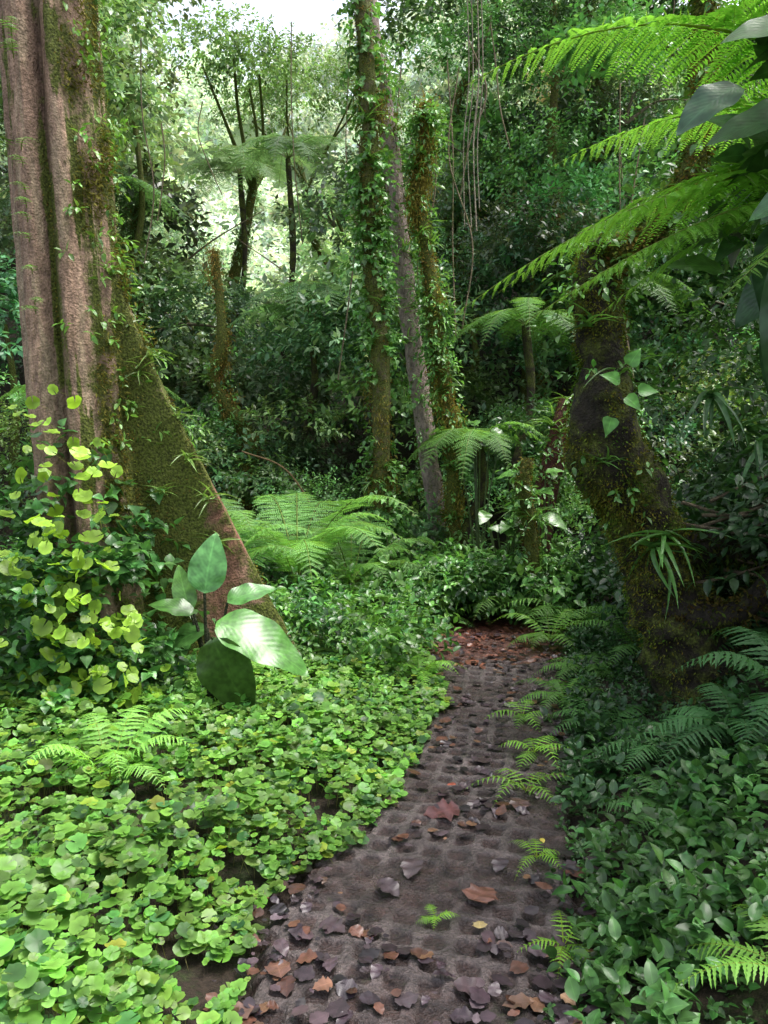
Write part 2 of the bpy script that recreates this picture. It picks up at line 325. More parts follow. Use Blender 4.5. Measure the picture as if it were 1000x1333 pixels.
inst(b,T_leaf,np.stack([x,y,np.full(300,.03)],1),np.stack([np.cos(ang),np.sin(ang),.05+0*ang],1),UP+rv(300,.2),np.stack([R.uniform(.03,.07,300)*1.4]*3,1),np.array([.13,.05,.032])*R.uniform(.3,1.8,(300,1)))
mk('fallen_leaves',b,M_dead)
# ------------------------------------------------------------ round-leaf ground cover (left)
b=Batch();N=36000
y=1.5+R.random(N)**1.05*5.4;x=PL(y)+.22-R.random(N)**1.1*3.3
edge=PL(y)+.085+.5*(fbm(y*2.6,x*1.5,o=3)-.43)
dens=fbm(x*1.6,y*1.6,3,3);hole=fbm(x*4+3,y*4,6,3)
k=(x<edge)&(dens>.15+.08*R.random(N))&(hole>.24+.06*R.random(N))&~((x<-1.4)&(y>4.6))&(R.random(N)<.92-.3*ss(5,6.5,y))
x=x[k];y=y[k];N=len(x)
dl=np.clip(edge[k]-x,0,1)
hh=.02+R.random(N)*(.03+.10*ss(0,.5,dl))+.08*fbm(x*2.5,y*2.5)*ss(0,.3,dl)
z=np.maximum(H(x,y),.01)+hh
r=(.009+.021*R.random(N)**1.3)*(.75+.55*fbm(x*1.2,y*1.2))*(1+.15*(dl>.4))
tilt=np.stack([R.normal(.05,.33,N),R.normal(-.2,.35,N),np.ones(N)],1)
ang=R.uniform(0,6.28,N)
col=np.array([.118,.25,.040])*(R.uniform(.45,1.35,(N,1)))*(.5+1.0*fbm(x*1.9,y*1.9,1)[:,None])*(1+R.normal(0,.09,(N,3)))
yel=R.random(N)<.06;col[yel]*=np.array([1.6,1.2,.8])
drk=R.random(N)<.15;col[drk]*=np.array([.45,.55,.9])
P=np.stack([x,y,z],1)
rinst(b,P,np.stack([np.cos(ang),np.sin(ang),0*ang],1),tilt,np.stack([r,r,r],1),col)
kk=R.random(N)<.3
G=np.stack([x+R.normal(0,.02,N),y+R.normal(0,.02,N),z-hh],1)[kk];dv=P[kk]-G
inst(b,T_dia,G,dv,np.array([0,-1,.1]),np.stack([np.full(len(G),.005),np.linalg.norm(dv,axis=1),np.full(len(G),.01)],1),np.array([.12,.11,.04]))
mk('round_leaf_ground_cover',b,M_soft)
# ------------------------------------------------------------ big fluted tree on the left
tree=empty('buttressed_rainforest_tree')
b=Batch();cx0,cy0=-1.72,4.75
lobes=[(.12,1.30,2.75,.13),(2.9,.42,1.0,.16),(-2.0,.44,1.3,.17),(-.6,.46,1.3,.14)]
th=np.linspace(-np.pi,np.pi,260,endpoint=False)
extra=np.concatenate([l[0]+np.linspace(-.22,.22,41) for l in lobes]);th=np.unique(np.round(np.concatenate([th,extra]),4));th=th[(th>=-np.pi)&(th<np.pi)]
zv=np.concatenate([np.linspace(-.1,4.4,230),np.linspace(4.5,9,60)])
TH,ZZ=np.meshgrid(th,zv)
r0=.268+.05*np.exp(-ZZ/1.2)-.006*np.maximum(ZZ-3,0)
rr=r0*(1+.05*np.cos(3*(TH+1.75))+.018*np.cos(6*TH+.9*ZZ))
wv=.10*np.sin(ZZ*1.1)
gro=np.exp(-((TH+1.55+wv)/.17)**2)*.11+np.exp(-((TH+.8-wv)/.10)**2)*.03*ss(3.5,1,ZZ);rr=rr-gro
for(t0,E,zt,th_) in lobes:
    f=np.clip((zt-ZZ)/zt,0,1);Rm=r0*.8+(E-.28)*f**1.15
    dt=np.abs(np.angle(np.exp(1j*(TH-t0-.10*np.sin(ZZ*2+t0)))))
    thick=th_*(.7+.6*f)
    pr=np.minimum(Rm,thick/np.maximum(2*np.sin(np.minimum(dt,1.57)),1e-3))
    kq=.05;hq=np.clip(.5+.5*(pr-rr)/kq,0,1);rr=rr*(1-hq)+pr*hq+kq*hq*(1-hq)
rr=rr+.05*(fbm(np.cos(TH)*4,np.sin(TH)*4,ZZ*1.6,4)-.45)+.016*(fbm(np.cos(TH)*16,np.sin(TH)*16,ZZ*9,4)-.45)
ext=ss(.45,.7,rr);rr=rr+ext*.035*np.sin(ZZ*9+rr*20+3*fbm(TH*6,ZZ*2))*.5
lean=-.055*ZZ
VX=cx0+.03+lean+rr*np.cos(TH);VY=cy0+rr*np.sin(TH);V=np.stack([VX,VY,ZZ+.05],-1)
m=len(th);i=(np.arange(len(zv)-1)[:,None]*m+np.arange(m)[None]);i2=(np.arange(len(zv)-1)[:,None]*m+(np.arange(m)[None]+1)%m)
F=np.concatenate([np.stack([i,i2,i2+m],-1).reshape(-1,3),np.stack([i,i2+m,i+m],-1).reshape(-1,3)])
blot=fbm(np.cos(TH)*5,np.sin(TH)*5,ZZ*1.4+7,4)
mossA=.27+.26*np.exp(-((TH-.05)/.75)**2)+.06*(rr>r0*1.25)+.20*np.exp(-((TH+.8-wv)/.2)**2)+.10*np.exp(-((TH+1.55+wv)/.10)**2)+.30*ss(.5,.62,blot)
patch=fbm(np.cos(TH)*5+3,np.sin(TH)*5,ZZ*2.2,5)[...,None]
bc=np.array([.36,.235,.165])*(.45+1.1*patch)+np.array([.04,.055,.03])*ss(.48,.62,fbm(np.cos(TH)*6,np.sin(TH)*6+9,ZZ*3,4))[...,None]
rd=(ext*ss(.38,.52,fbm(rr*7,ZZ*1.2+VX*1.2,3)))[...,None];bc=bc*(1-rd*.8)+np.array([.20,.085,.055])*rd*.8
bc=bc*(1-.55*np.clip(gro/.11,0,1))[...,None];mossA=mossA-.22*rd[...,0]
b.add(V.reshape(-1,3),F,np.concatenate([bc,mossA[...,None]],-1).reshape(-1,4))
mk('trunk',b,M_bark,tree)
dirs=np.stack([np.cos(TH),np.sin(TH),0*TH],-1).reshape(-1,3);Vf=V.reshape(-1,3)
b=Batch();dn=ss(.40,.66,(mossA.ravel()-.1)*(.4+1.2*fbm(Vf[:,0]*5,Vf[:,1]*5,Vf[:,2]*4)))*(Vf[:,2]<5)*(dirs[:,1]<.5)
mossy(b,Vf,dirs,110000,.017,(.15,.14,.03),dn)
for k in range(26):
    c_=Vf[R.choice(np.where((Vf[:,2]>1.2)&(Vf[:,2]<4.3)&(np.abs(np.arctan2(dirs[:,1],dirs[:,0])+.35)<.55))[0])];q=c_+rv(160)*np.array([.03,.03,.08]);inst(b,T_dia,q,rv(160,.5)-UP*.5+np.array([.6,-.4,0]),rv(160),np.stack([R.uniform(.015,.045,160)]*3,1)*np.array([.5,1,1]),np.array([.15,.14,.03])*R.uniform(.35,1.3,(160,1)))
mk('moss',b,M_moss,tree)
b=Batch();vis=(Vf[:,2]<1.75)&(Vf[:,2]>.1)&(dirs[:,1]<.35)
idx=np.where(vis)[0];w=(1.85-Vf[idx,2])*(.05+fbm(Vf[idx,0]*3,Vf[idx,1]*3,Vf[idx,2]*3)**2)*(Vf[idx,0]<-1.25);w=np.maximum(w,0)+.01;w/=w.sum()
ii=R.choice(idx,320,p=w);O=Vf[ii]+dirs[ii]*.04
sprigs(b,T_heart,O,dirs[ii]*.6+rv(320,.5)+UP*.3,np.array([.045,.12,.03]),.075,5,.2,.35,aspect=1.15)
ii=R.choice(np.where((Vf[:,2]>1.5)&(Vf[:,2]<5)&(dirs[:,0]>.3))[0],120);sprigs(b,T_leaf,Vf[ii],dirs[ii]+rv(120,.3),np.array([.08,.17,.03]),.06,6,.12,.3)
for (sx,sy,sz,r) in [(-2.15,4.1,.6,.38),(-1.35,4.2,.30,.28),(-2.2,3.6,.35,.35),(-2.35,4.3,1.15,.28),(-1.5,4.25,.85,.16),(-1.75,4.1,.75,.25),(-1.6,4.05,.35,.25)]:
    shrub(b,T_heart,(sx,sy,sz),(r,r*.7,r),55,(.045,.12,.03),.075,5,aspect=1.15)
mk('climbing_vine',b,M_leaf,tree)
b=Batch()
strings=[(-1.62,1.6,.3,60),(-1.45,1.1,.25,52),(-1.95,1.85,.9,16),(-1.78,1.2,.25,30),(-2.05,1.1,.5,16),(-1.28,.7,.2,34),(-1.52,1.3,.5,36),(-1.72,1.9,1.2,12)]
P=[]
for(sx,z1,z0,n_) in strings:
    z=R.uniform(z0,z1,n_);P.append(np.stack([sx+.08*np.sin(z*5)+R.normal(0,.07,n_),3.97+R.normal(0,.10,n_)+.2*ss(.9,1.5,z),z],1))
P=np.vstack(P);n_=len(P)
r=R.uniform(.022,.046,n_);rinst(b,P,rv(n_),np.stack([R.normal(.1,.35,n_),R.normal(-.6,.35,n_),np.ones(n_)],1),np.stack([r,r,r],1),np.array([.21,.35,.035])*R.uniform(.5,1.3,(n_,1)))
G=P+np.array([0,.18,-.06])+rv(n_,.03);dv=P-G;inst(b,T_dia,G,dv,np.array([0,-.3,1]),np.stack([np.full(n_,.006),np.linalg.norm(dv,axis=1),np.full(n_,.006)],1),np.array([.1,.12,.03]))
mk('round_climber_leaves',b,M_soft,tree)
def straps(b,c,n=20,L=.3,col=(.06,.14,.03),down=.0,wid=1.):
    a=R.uniform(0,6.28,n);d=np.stack([np.cos(a),np.sin(a),R.uniform(.1,1.3,n)-down],1)
    inst(b,T_strap,np.tile(c,(n,1))+rv(n,.015),d,UP+rv(n,.2)-0*d,np.stack([L*wid*R.uniform(.8,1.3,n),L*R.uniform(.6,1.2,n),L*R.uniform(.5,1.2,n)],1),np.asarray(col)*R.uniform(.6,1.4,(n,1)))
b=Batch()
for (ex,ey,ez) in [(-1.5,4.72,2.25),(-1.42,4.7,2.0),(-1.22,4.75,1.75),(-1.3,4.7,1.3),(-1.05,4.75,1.25),(-1.55,4.65,2.55),(-2.1,4.5,3.2),(-1.6,4.7,3.3),(-1.0,4.8,1.0),(-1.15,4.7,1.5),(-1.35,4.7,2.1)]:
    straps(b,(ex,ey,ez),12,.15,(.10,.17,.04))
for k in range(18):
    z=R.uniform(1.9,4.2);xx_=-1.78-.05*z;frond(b,(xx_,4.45,z),(xx_+.05,4.33,z+.06),(xx_+R.uniform(-.1,.22),4.25,z-.03),10,.05,(.08,.17,.03))
mk('epiphytes',b,M_leaf,tree)
b=Batch();bb=Batch()
for (lx,ly,lz) in [(-4.5,5.5,10.5),(-3.4,8,11.5),(-5,2.5,10)]:
    tube(bb,[(cx0-.3,cy0,8.4),((cx0+lx)/2,(cy0+ly)/2,9.4),(lx,ly,lz)],[.2,.13,.05],(.2,.15,.12),.3,10)
    shrub(b,T_dia,(lx,ly,lz+.4),(1.2,1.2,.7),110,(.06,.13,.025),.2,8)
mk('limbs',bb,M_bark,tree);mk('crown',b,M_far,tree)
# ------------------------------------------------------------ slim mossy trees in the middle
def leafy(b,V,D,n,leaf,col,T=T_leaf,zr=(-9,99),L=.16,droop=.4,nn=6,dens=1):
    ok=np.where((V[:,2]>zr[0])&(V[:,2]<zr[1]))[0]
    w=fbm(V[ok,0]*2,V[ok,1]*2,V[ok,2]*1.5,3)**3;w/=w.sum();ii=R.choice(ok,n,p=w)
    sprigs(b,T,V[ii],D[ii]+rv(n,.35),np.asarray(col),leaf,nn,L,droop)
def slim(name,pts,rad,col,moss,vine,mosscol=(.12,.125,.022),mn=9000,leafcol=(.065,.15,.035),top=True,eps=4,T=T_leaf,leaf=.07,crown=140,clumps=0,crook=.05):
    e=empty(name);tb=Batch()
    pts=[tuple(np.asarray(p)+(np.array([R.normal(0,crook),R.normal(0,crook),0]) if 0<i<len(pts)-1 else 0)) for i,p in enumerate(pts)]
    V,D=tube(tb,pts,rad,col,moss,16,len(pts)*14,.25,5)
    mb=Batch()
    if top:
        p=np.asarray(pts[-1],float)
        for k in range(5):
            a=R.uniform(0,6.28);q=p+np.array([math.cos(a)*1.2,math.sin(a)*1.2,1.3+R.random()])
            tube(tb,[p-UP*.1,(p+q)/2+rv(1,.1)[0],q],[rad[-1]*.7,rad[-1]*.4,.02],col,moss,8)
            shrub(mb,T_dia,q,(.9,.9,.6),crown,leafcol,.10,8)
    mk('trunk',tb,M_bark,e)
    mm=Batch();mossy(mm,V,D,mn,.028,mosscol,np.clip(fbm(V[:,0]*3,V[:,1]*3,V[:,2]*2)*1.6-.1,0,1))
    ok=np.where((V[:,2]>.8)&(V[:,2]<5.5))[0]
    if len(ok)==0:ok=np.arange(len(V))
    for k in range(clumps):
        c=V[R.choice(ok)];n_=260;q=c+rv(n_,1)*np.array([.05,.05,.10]);inst(mm,T_dia,q,rv(n_,.4)-UP*.8,rv(n_),np.stack([R.uniform(.02,.06,n_)]*3,1)*np.array([.5,1,1]),np.asarray(mosscol)*R.uniform(.35,1.3,(n_,1)))
    mk('moss',mm,M_moss,e)
    leafy(mb,V,D,vine,leaf,leafcol,T)
    for k in range(eps):
        straps(mb,V[R.choice(ok)],14,.22,(.08,.16,.035))
    mk('leaves',mb,M_leaf,e);return V,D,e
slim('vine_covered_tree',[(.05,8,-.2),(.03,8,.64),(0,8,1.4),(-.06,8,2.53),(-.15,8,3.64),(-.18,8,4.72),(-.24,8,6.3),(-.2,8,8)],[.12,.09,.085,.09,.08,.08,.07,.06],(.14,.11,.07),.55,780,eps=8,T=T_heart,leaf=.07,crown=70,mn=14000,mosscol=(.15,.135,.03),clumps=12,leafcol=(.075,.17,.04),crook=.03)
slim('pale_bark_tree',[(.66,8.6,-.1),(.58,8.6,.63),(.45,8.6,1.72),(.29,8.6,2.84),(.16,8.6,3.95),(.04,8.6,4.95),(-.12,8.6,6.0),(-.3,8.7,8)],[.11,.095,.10,.10,.10,.09,.08,.07],(.30,.235,.20),.30,200,mn=3500,eps=9,crown=70,clumps=5,crook=.02)
slim('mossy_snag',[(.85,8.2,-.1),(.75,8.2,.62),(.68,8.2,1.72),(.58,8.2,2.56),(.48,8.2,3.3),(.34,8.2,4.1),(.40,8.2,4.5),(.41,8.2,4.9)],[.07,.065,.065,.065,.06,.055,.05,.045],(.12,.10,.03),.75,440,mosscol=(.23,.19,.04),mn=16000,top=False,eps=18,clumps=20,leafcol=(.08,.18,.04),crook=.03)
slim('mossy_sapling',[(-1.85,10,.3),(-1.88,10,1.0),(-1.86,10,1.65),(-1.97,10,2.3),(-1.95,10,2.85),(-2.05,10,3.9)],[.1,.09,.085,.08,.07,.04],(.09,.07,.03),.7,60,mosscol=(.22,.16,.04),mn=9000,top=False,eps=5,clumps=12)
slim('leaning_red_bark_tree',[(1.38,7.6,.1),(1.46,7.6,1.0),(1.56,7.6,1.5),(1.70,7.7,2.0)],[.16,.12,.10,.04],(.085,.030,.022),.22,150,mn=3000,eps=10,top=False)
slim('mossy_sapling',[(1.35,7.0,0),(1.30,7.0,.7),(1.28,7.0,1.2),(1.25,7.0,1.45)],[.08,.06,.055,.04],(.09,.08,.03),.7,110,mosscol=(.12,.13,.025),mn=4000,top=False,eps=3)
for (bx,by,hh,rr_) in [(-4.2,14,7,.12),(-2.9,16,5.0,.15),(-5.0,13,6,.13),(-5.4,16,7.5,.13),(3.4,13,7,.12),(4.6,13,8,.14),(1.1,14,8,.09),(-1.2,17,5,.10),(2.3,12,7,.08)]:
    z0=float(H(bx,by));slim('mossy_background_tree',[(bx,by,z0-.3)]+[(bx+R.normal(0,.25)*f_*1.5,by,z0+hh*f_) for f_ in(.2,.4,.6,.8)]+[(bx+R.normal(0,.4),by,z0+hh)],[rr_,rr_*.9,rr_*.8,rr_*.7,rr_*.5],(.16,.11,.06),.6,420,mosscol=(.27,.19,.06),mn=6000,leafcol=(.10,.17,.06),eps=10,crown=130,clumps=14,leaf=.09)
# ------------------------------------------------------------ mossy dark trunk on the right
e=empty('mossy_leaning_trunk');tb=Batch()
V,D=tube(tb,[(1.85,4.3,.1),(1.62,4.3,.6),(1.48,4.3,.95),(1.36,4.3,1.25),(1.20,4.3,1.5),(1.16,4.3,2.0),(1.10,4.3,2.42),(1.12,4.32,2.65)],[.28,.24,.19,.17,.20,.13,.11,.05],(.026,.02,.014),.44,30,170,.45,8)
V2,D2=tube(tb,[(1.45,4.25,.95),(1.75,4.2,1.05),(2.2,4.2,1.0),(2.7,4.3,1.25)],[.12,.08,.07,.06],(.03,.024,.018),.35,10)
V3,D3=tube(tb,[(1.5,4.2,.7),(1.8,4.0,.75),(2.2,3.9,1.3),(2.6,3.9,1.5)],[.1,.06,.05,.04],(.03,.024,.018),.35,10)
V4,D4=tube(tb,[(1.12,4.3,2.25),(1.2,4.3,2.55),(1.5,4.3,2.8),(1.65,4.3,3.3),(1.62,4.3,4.0)],[.07,.06,.06,.05,.04],(.06,.045,.02),.7,12,60,.3,8)
for k in range(18):
    a=R.uniform(-.6,.9);s=np.array([1.5+R.random()*.5,4.2,.5+R.random()*1.2]);tube(tb,[s,s+np.array([.3,-.15+R.normal(0,.1),a*.3]),s+np.array([.8,-.2,a*.5+R.normal(0,.2)])],[.011,.008,.003],(.14,.11,.07),.1,6)
mk('trunk',tb,M_bark,e)
mm=Batch();hz=.5+.7*np.exp(-((V[:,2]-1.45)/.35)**2)
mossy(mm,V,D,60000,.020,(.12,.15,.022),np.clip((fbm(V[:,0]*5,V[:,1]*5,V[:,2]*4)*3-.95)*hz*1.7,0,1))
mossy(mm,V4,D4,9000,.028,(.18,.16,.035))
for q,w in((V2,D2),(V3,D3)):mossy(mm,q,w,3500,.03,(.07,.07,.015))
mk('moss',mm,M_moss,e)
lb=Batch();leafy(lb,V4,D4,90,.07,(.06,.14,.025));leafy(lb,V,D,60,.055,(.06,.15,.03),zr=(1.2,5))
for c_ in [(1.45,4.08,1.12),(1.40,4.1,1.05)]:straps(lb,c_,12,.30,(.06,.15,.035),.7,1.1)
straps(lb,(1.2,4.15,1.95),10,.2);straps(lb,(1.05,4.15,2.2),10,.2);straps(lb,(1.12,4.1,1.5),9,.16)
inst(lb,T_heart,[(1.17,4.05,1.9),(1.2,4.02,1.82),(1.14,4.05,1.72),(1.22,4.05,1.98),(1.27,4.05,1.85)],[(-.6,-.2,.3),(.5,-.3,-.4),(-.3,-.3,-.8),(.4,-.2,.7),(.8,-.2,.1)],[(0,-1,.6)]*5,.10,(.09,.24,.05))
mk('leaves',lb,M_leaf,e)
e=empty('unseen_shade_tree');tb=Batch();lb=Batch()  # tree added outside the view so its crown shades the right bank
tube(tb,[(3.9,3.6,.8),(3.8,3.7,2.8),(3.7,3.8,5.2)],[.25,.2,.15],(.12,.09,.06),.5,14)
for (qx,qy,qz,qr) in [(3.6,4.6,5.0,1.0),(4.2,3.6,5.4,1.1),(3.4,5.9,5.6,.9),(4.3,5.4,5.2,1.1),(3.9,2.5,4.8,.9),(3.0,4.4,4.9,.8)]:
    tube(tb,[(3.72,3.8,4.9),((3.7+qx)/2,(3.8+qy)/2,5.1),(qx,qy,qz)],[.09,.05,.02],(.12,.09,.06),.5,8)
    shrub(lb,T_dia,(qx,qy,qz),(qr,qr,qr*.5),120,(.05,.12,.03),.14,8)
mk('trunk',tb,M_bark,e);mk('crown',lb,M_far,e)
# ------------------------------------------------------------ tree fern (right)
e=empty('tree_fern');tb=Batch()
V,D=tube(tb,[(2.35,3.2,.6),(2.25,3.1,1.6),(2.1,3.0,2.45)],[.13,.10,.11],(.04,.028,.018),.3,14,40,.3,12);mk('trunk',tb,M_bark,e)
fb_=Batch();fc=(.115,.255,.04)
K=(2.08,3.0,2.45)
for(P1,P2,pl) in [((1.3,3.0,3.45),(.29,3.0,2.87),.34),((1.35,2.7,3.6),(.45,2.5,2.98),.32),((1.6,3.3,3.2),(.7,3.5,2.75),.3),((1.25,2.8,2.78),(.25,2.9,2.05),.32),((1.5,2.9,2.7),(.78,3.1,2.05),.28),((1.55,2.5,2.6),(.95,2.3,2.0),.24),((2.4,2.4,3.2),(2.6,1.7,2.9),.26),((2.9,3.1,3.2),(3.5,3.2,2.8),.26),((2.2,3.9,3.2),(2.2,4.6,2.8),.26),((1.6,2.4,3.6),(1.0,1.9,3.2),.28),((1.4,3.1,3.9),(.55,3.2,3.5),.3),((1.45,3.3,3.0),(.5,3.6,2.25),.28),((1.7,2.9,3.7),(1.1,2.6,3.15),.3),((1.35,2.7,2.62),(.45,2.7,1.98),.28)]:
    frond(fb_,K,P1,P2,42,pl,np.array(fc)*R.uniform(.8,1.15),20,.45)
mk('fronds',fb_,M_fern,e)
# ------------------------------------------------------------ right foreground: big-leaved climber
b=Batch()
bl=[((1.06,2.5,2.66),(-.5,-.1,-.25),.22,(.03,.07,.035)),((1.35,2.6,2.62),(-.9,0,.0),.32,(.02,.055,.022)),((1.42,2.4,2.45),(-.9,-.1,-.35),.36,(.018,.05,.02)),((1.35,2.3,2.35),(-.7,0,-.1),.32,(.025,.07,.025)),((1.26,2.2,2.16),(-.45,-.1,-.8),.46,(.018,.05,.015)),((1.2,2.4,2.5),(.2,-.1,.9),.25,(.06,.14,.03)),((1.2,2.9,2.2),(-.7,-.2,.2),.20,(.06,.13,.03)),((1.3,2.7,2.55),(-.6,.1,.5),.28,(.03,.075,.025)),((1.35,2.5,2.75),(-.3,-.2,.7),.28,(.05,.12,.02)),((1.38,2.6,2.2),(-.8,0,-.5),.32,(.02,.055,.02)),((1.28,2.5,2.3),(-.2,-.1,-.9),.38,(.018,.05,.015)),((1.22,2.3,2.02),(-.25,-.1,-.9),.36,(.016,.045,.015)),((1.3,2.45,2.8),(-.8,-.1,.1),.3,(.022,.06,.02))]
for(P,d,s,c_) in bl:inst(b,T_big,[P],[d],[(R.normal(0,.1),-.7,.8)],[(s*1.4,s,s*.8)],c_)
shrub(b,T_heart,(1.75,2.95,2.35),(.45,.4,.5),60,(.03,.07,.02),.13,5)
tb=Batch();tube(tb,[(1.7,2.7,.7),(1.6,2.6,1.6),(1.45,2.55,2.3),(1.5,2.6,3.2)],[.03,.025,.02,.015],(.06,.05,.03),.5,8)
e=empty('large_leaf_climber');mk('leaves',b,M_leaf,e);mk('stem',tb,M_bark,e)
# ------------------------------------------------------------ broad-leaf plant (left of path)
e=empty('broad_leaf_calathea_plant');b=Batch();sb=Batch();c0=np.array([-.93,4.2,.12])
spec=[((-.95,4.2,.80),(.12,.05,.95),.32,(.065,.18,.05),(0,-1,.25),1.25),((-.88,4.15,.66),(.95,-.25,-.26),.54,(.055,.155,.025),(0,-.6,1),1.05),((-.88,4.05,.60),(.32,-.12,-.80),.46,(.030,.065,.012),(-.1,-1,.1),1.2),((-1.02,4.25,.68),(-.7,-.1,.35),.24,(.04,.10,.02),(0,-.5,1),1.1),((-1.05,4.3,.68),(-.35,.2,.9),.28,(.06,.14,.03),(0,-1,.2),.9),((-.95,4.25,.60),(-.8,-.2,-.2),.28,(.035,.09,.02),(0,-.6,1),1.1),((-.84,4.25,.74),(.5,.2,.25),.28,(.055,.15,.035),(0,-.7,1),1.0)]
for(P,d,s,c_,nn,wm) in spec:
    P=np.array(P);inst(b,T_big,[P],[d],[nn],[(s*wm*1.1,s,s*.8)],c_)
    tube(sb,[c0+rv(1,.03)[0],(c0+P)/2+np.array([R.normal(0,.02),0,.05]),P],[.012,.010,.007],(.03,.035,.015),0,6)
mk('leaves',b,M_leaf,e);mk('stems',sb,M_bark,e)
b=Batch();inst(b,T_big,[(-2.35,4.0,.98),(-2.75,4.6,2.6),(-2.8,4.5,2.3)],[(.9,-.2,-.05),(.7,-.1,.2),(.6,-.2,-.6)],[(0,-.5,1)]*3,.42,(.07,.18,.06))
mk('broad_leaf_plant',b,M_leaf)
for (qx,qy,qz,n_) in [(1.15,7.5,.9,9),(1.45,7.3,1.2,8),(.2,7.6,.5,8),(-1.9,7.4,.9,9),(.95,8.0,1.6,7),(-1.0,8.2,.8,9)]:
    b=Batch();g0=float(H(qx,qy));a=R.uniform(0,6.28,n_);d=np.stack([np.cos(a),np.sin(a)-.3,R.uniform(-.3,.7,n_)],1)
    P=np.tile((qx,qy,g0+qz),(n_,1))+rv(n_,.13);s=R.uniform(.14,.24,n_);inst(b,T_big,P,d,np.array([0,-.5,1])+rv(n_,.2),np.stack([s*1.3,s,s],1),np.array([.075,.18,.035])*R.uniform(.5,1.1,(n_,1)))
    for q in P:tube(b,[(qx,qy,g0),((qx+q[0])/2,(qy+q[1])/2,g0+qz*.6),q],[.01,.008,.006],(.04,.06,.02),1,5)
    mk('broad_leaf_plant',b,M_leaf)
# ------------------------------------------------------------ ferns
def gz(x,y):return max(float(H(x,y)),.0)
fs=[(-.75,6.9,14,1.1,.26,(.10,.22,.055),12,.85),(-.3,7.3,11,.9,.22,(.08,.18,.045),10,.8),(-1.35,6.3,11,.95,.22,(.11,.23,.07),12,.95),(1.1,7.0,9,.7,.16,(.09,.2,.035),0,.6),(1.6,6.6,8,.7,.15,(.08,.18,.035),0,.6),(.1,6.6,9,.55,.12,(.09,.2,.035),0,.5),(.23,5.2,9,.34,.08,(.13,.28,.04),0,.6),(-1.15,3.25,9,.38,.09,(.15,.32,.06),0,.9),(-1.1,2.75,7,.3,.08,(.06,.14,.03),0,.6),(.76,3.95,6,.27,.065,(.14,.30,.04),0,.45),(.64,3.5,6,.26,.06,(.14,.30,.04),0,.45),(.58,2.92,5,.15,.04,(.13,.28,.03),0,.45),(.17,2.52,4,.08,.03,(.13,.28,.03),0,.6),(.56,2.38,5,.18,.045,(.13,.28,.03),0,.45),(.80,4.5,6,.26,.06,(.12,.27,.035),0,.4),
(1.3,3.6,8,.45,.10,(.05,.13,.04),0,.5),(1.55,3.4,9,.5,.12,(.045,.12,.04),0,.5),(1.75,3.3,9,.6,.13,(.04,.11,.035),0,.6),(1.08,1.98,8,.34,.075,(.12,.26,.04),0,.4),(1.1,4.8,8,.35,.09,(.07,.17,.03),0,.5),(1.35,5.3,8,.4,.1,(.07,.17,.03),0,.5),(1.7,5.2,8,.5,.12,(.06,.15,.03),0,.6),(2.0,4.3,8,.6,.13,(.04,.11,.03),0,.5),(1.9,5.9,8,.6,.14,(.06,.15,.03),0,.6),(-2.6,5.8,8,.8,.18,(.07,.16,.03),0,.6),(.45,6.9,9,.5,.12,(.08,.17,.03),0,.5),(1.2,4.2,8,.4,.1,(.055,.14,.035),0,.5),(1.15,3.0,7,.35,.09,(.055,.14,.035),0,.45),(1.3,6.2,8,.5,.12,(.09,.2,.03),0,.6),(.8,7.2,8,.6,.14,(.1,.21,.04),0,.7)]
for(x,y,n_,L_,pl,c_,det,rise) in fs:
    b=Batch();fern(b,(x,y,gz(x,y)+(.03 if L_<.8 else .25)),n_,L_,pl,c_,rise,22 if L_>.3 else 12,det,R.random()*6);mk('fern',b,M_fern)
for(x,y,z,L_,c_) in [(-1.0,11,3.2,1.5,(.07,.15,.06)),(-4.3,12,5.2,1.7,(.06,.13,.05)),(-2.6,15,6.4,1.6,(.12,.2,.10)),(-1.5,13,6,1.3,(.09,.17,.08)),(2.9,10,3.4,1.4,(.06,.14,.03)),(-3.2,9,2.0,1.3,(.06,.14,.03)),(.95,8.2,1.6,.9,(.08,.18,.04)),(1.6,9.2,2.9,1.0,(.07,.16,.04))]:
    e=empty('tree_fern');b=Batch();fern(b,(x,y,z),11,L_,.34*L_/1.5,c_,.45,26,9,R.random()*6,droop=.75);mk('fronds',b,M_fern,e)
    tb=Batch();g0=gz(x,y);tube(tb,[(x+.15,y,g0-.2),(x-.12,y,g0+(z-g0)*.35),(x+.06,y,g0+(z-g0)*.7),(x,y,z)],[.08,.05,.05,.05],(.04,.03,.02),.45,10,noise=.4);mk('trunk',tb,M_bark,e)
# ------------------------------------------------------------ right bank plants
b=Batch();N=1700
y=R.uniform(1.7,6.2,N);x=PR(y)+.02+R.random(N)**1.2*1.9;k=(fbm(x*2,y*2,4)>.34);x=x[k];y=y[k];N=len(x)
O=np.stack([x,y,H(x,y)+.01],1)
fgc=np.where((y<3)[:,None],np.array([.048,.125,.030]),np.array([.032,.085,.026]))*(.25+1.35*fbm(x*2,y*2,9)[:,None])
bigm=fbm(x*1.3,y*1.3,30,2)>.40
for mk_,lf in((bigm,.075),(~bigm,.045)):
    sprigs(b,T_ell,O[mk_],(UP+rv(N,.4))[mk_],fgc[mk_],lf,8,lf*2.6,.1,cv=.4,aspect=1.1)
N=1200;y=R.uniform(1.7,6.5,N);x=PR(y)+R.random(N)**1.5*1.4-.10;O=np.stack([x,y,H(x,y)],1);sprigs(b,T_leaf,O,UP+rv(N,.5),np.array([.035,.09,.023]),.033,9,.09,.1,aspect=1.4)
mk('bank_undergrowth',b,M_leaf)
b=Batch()
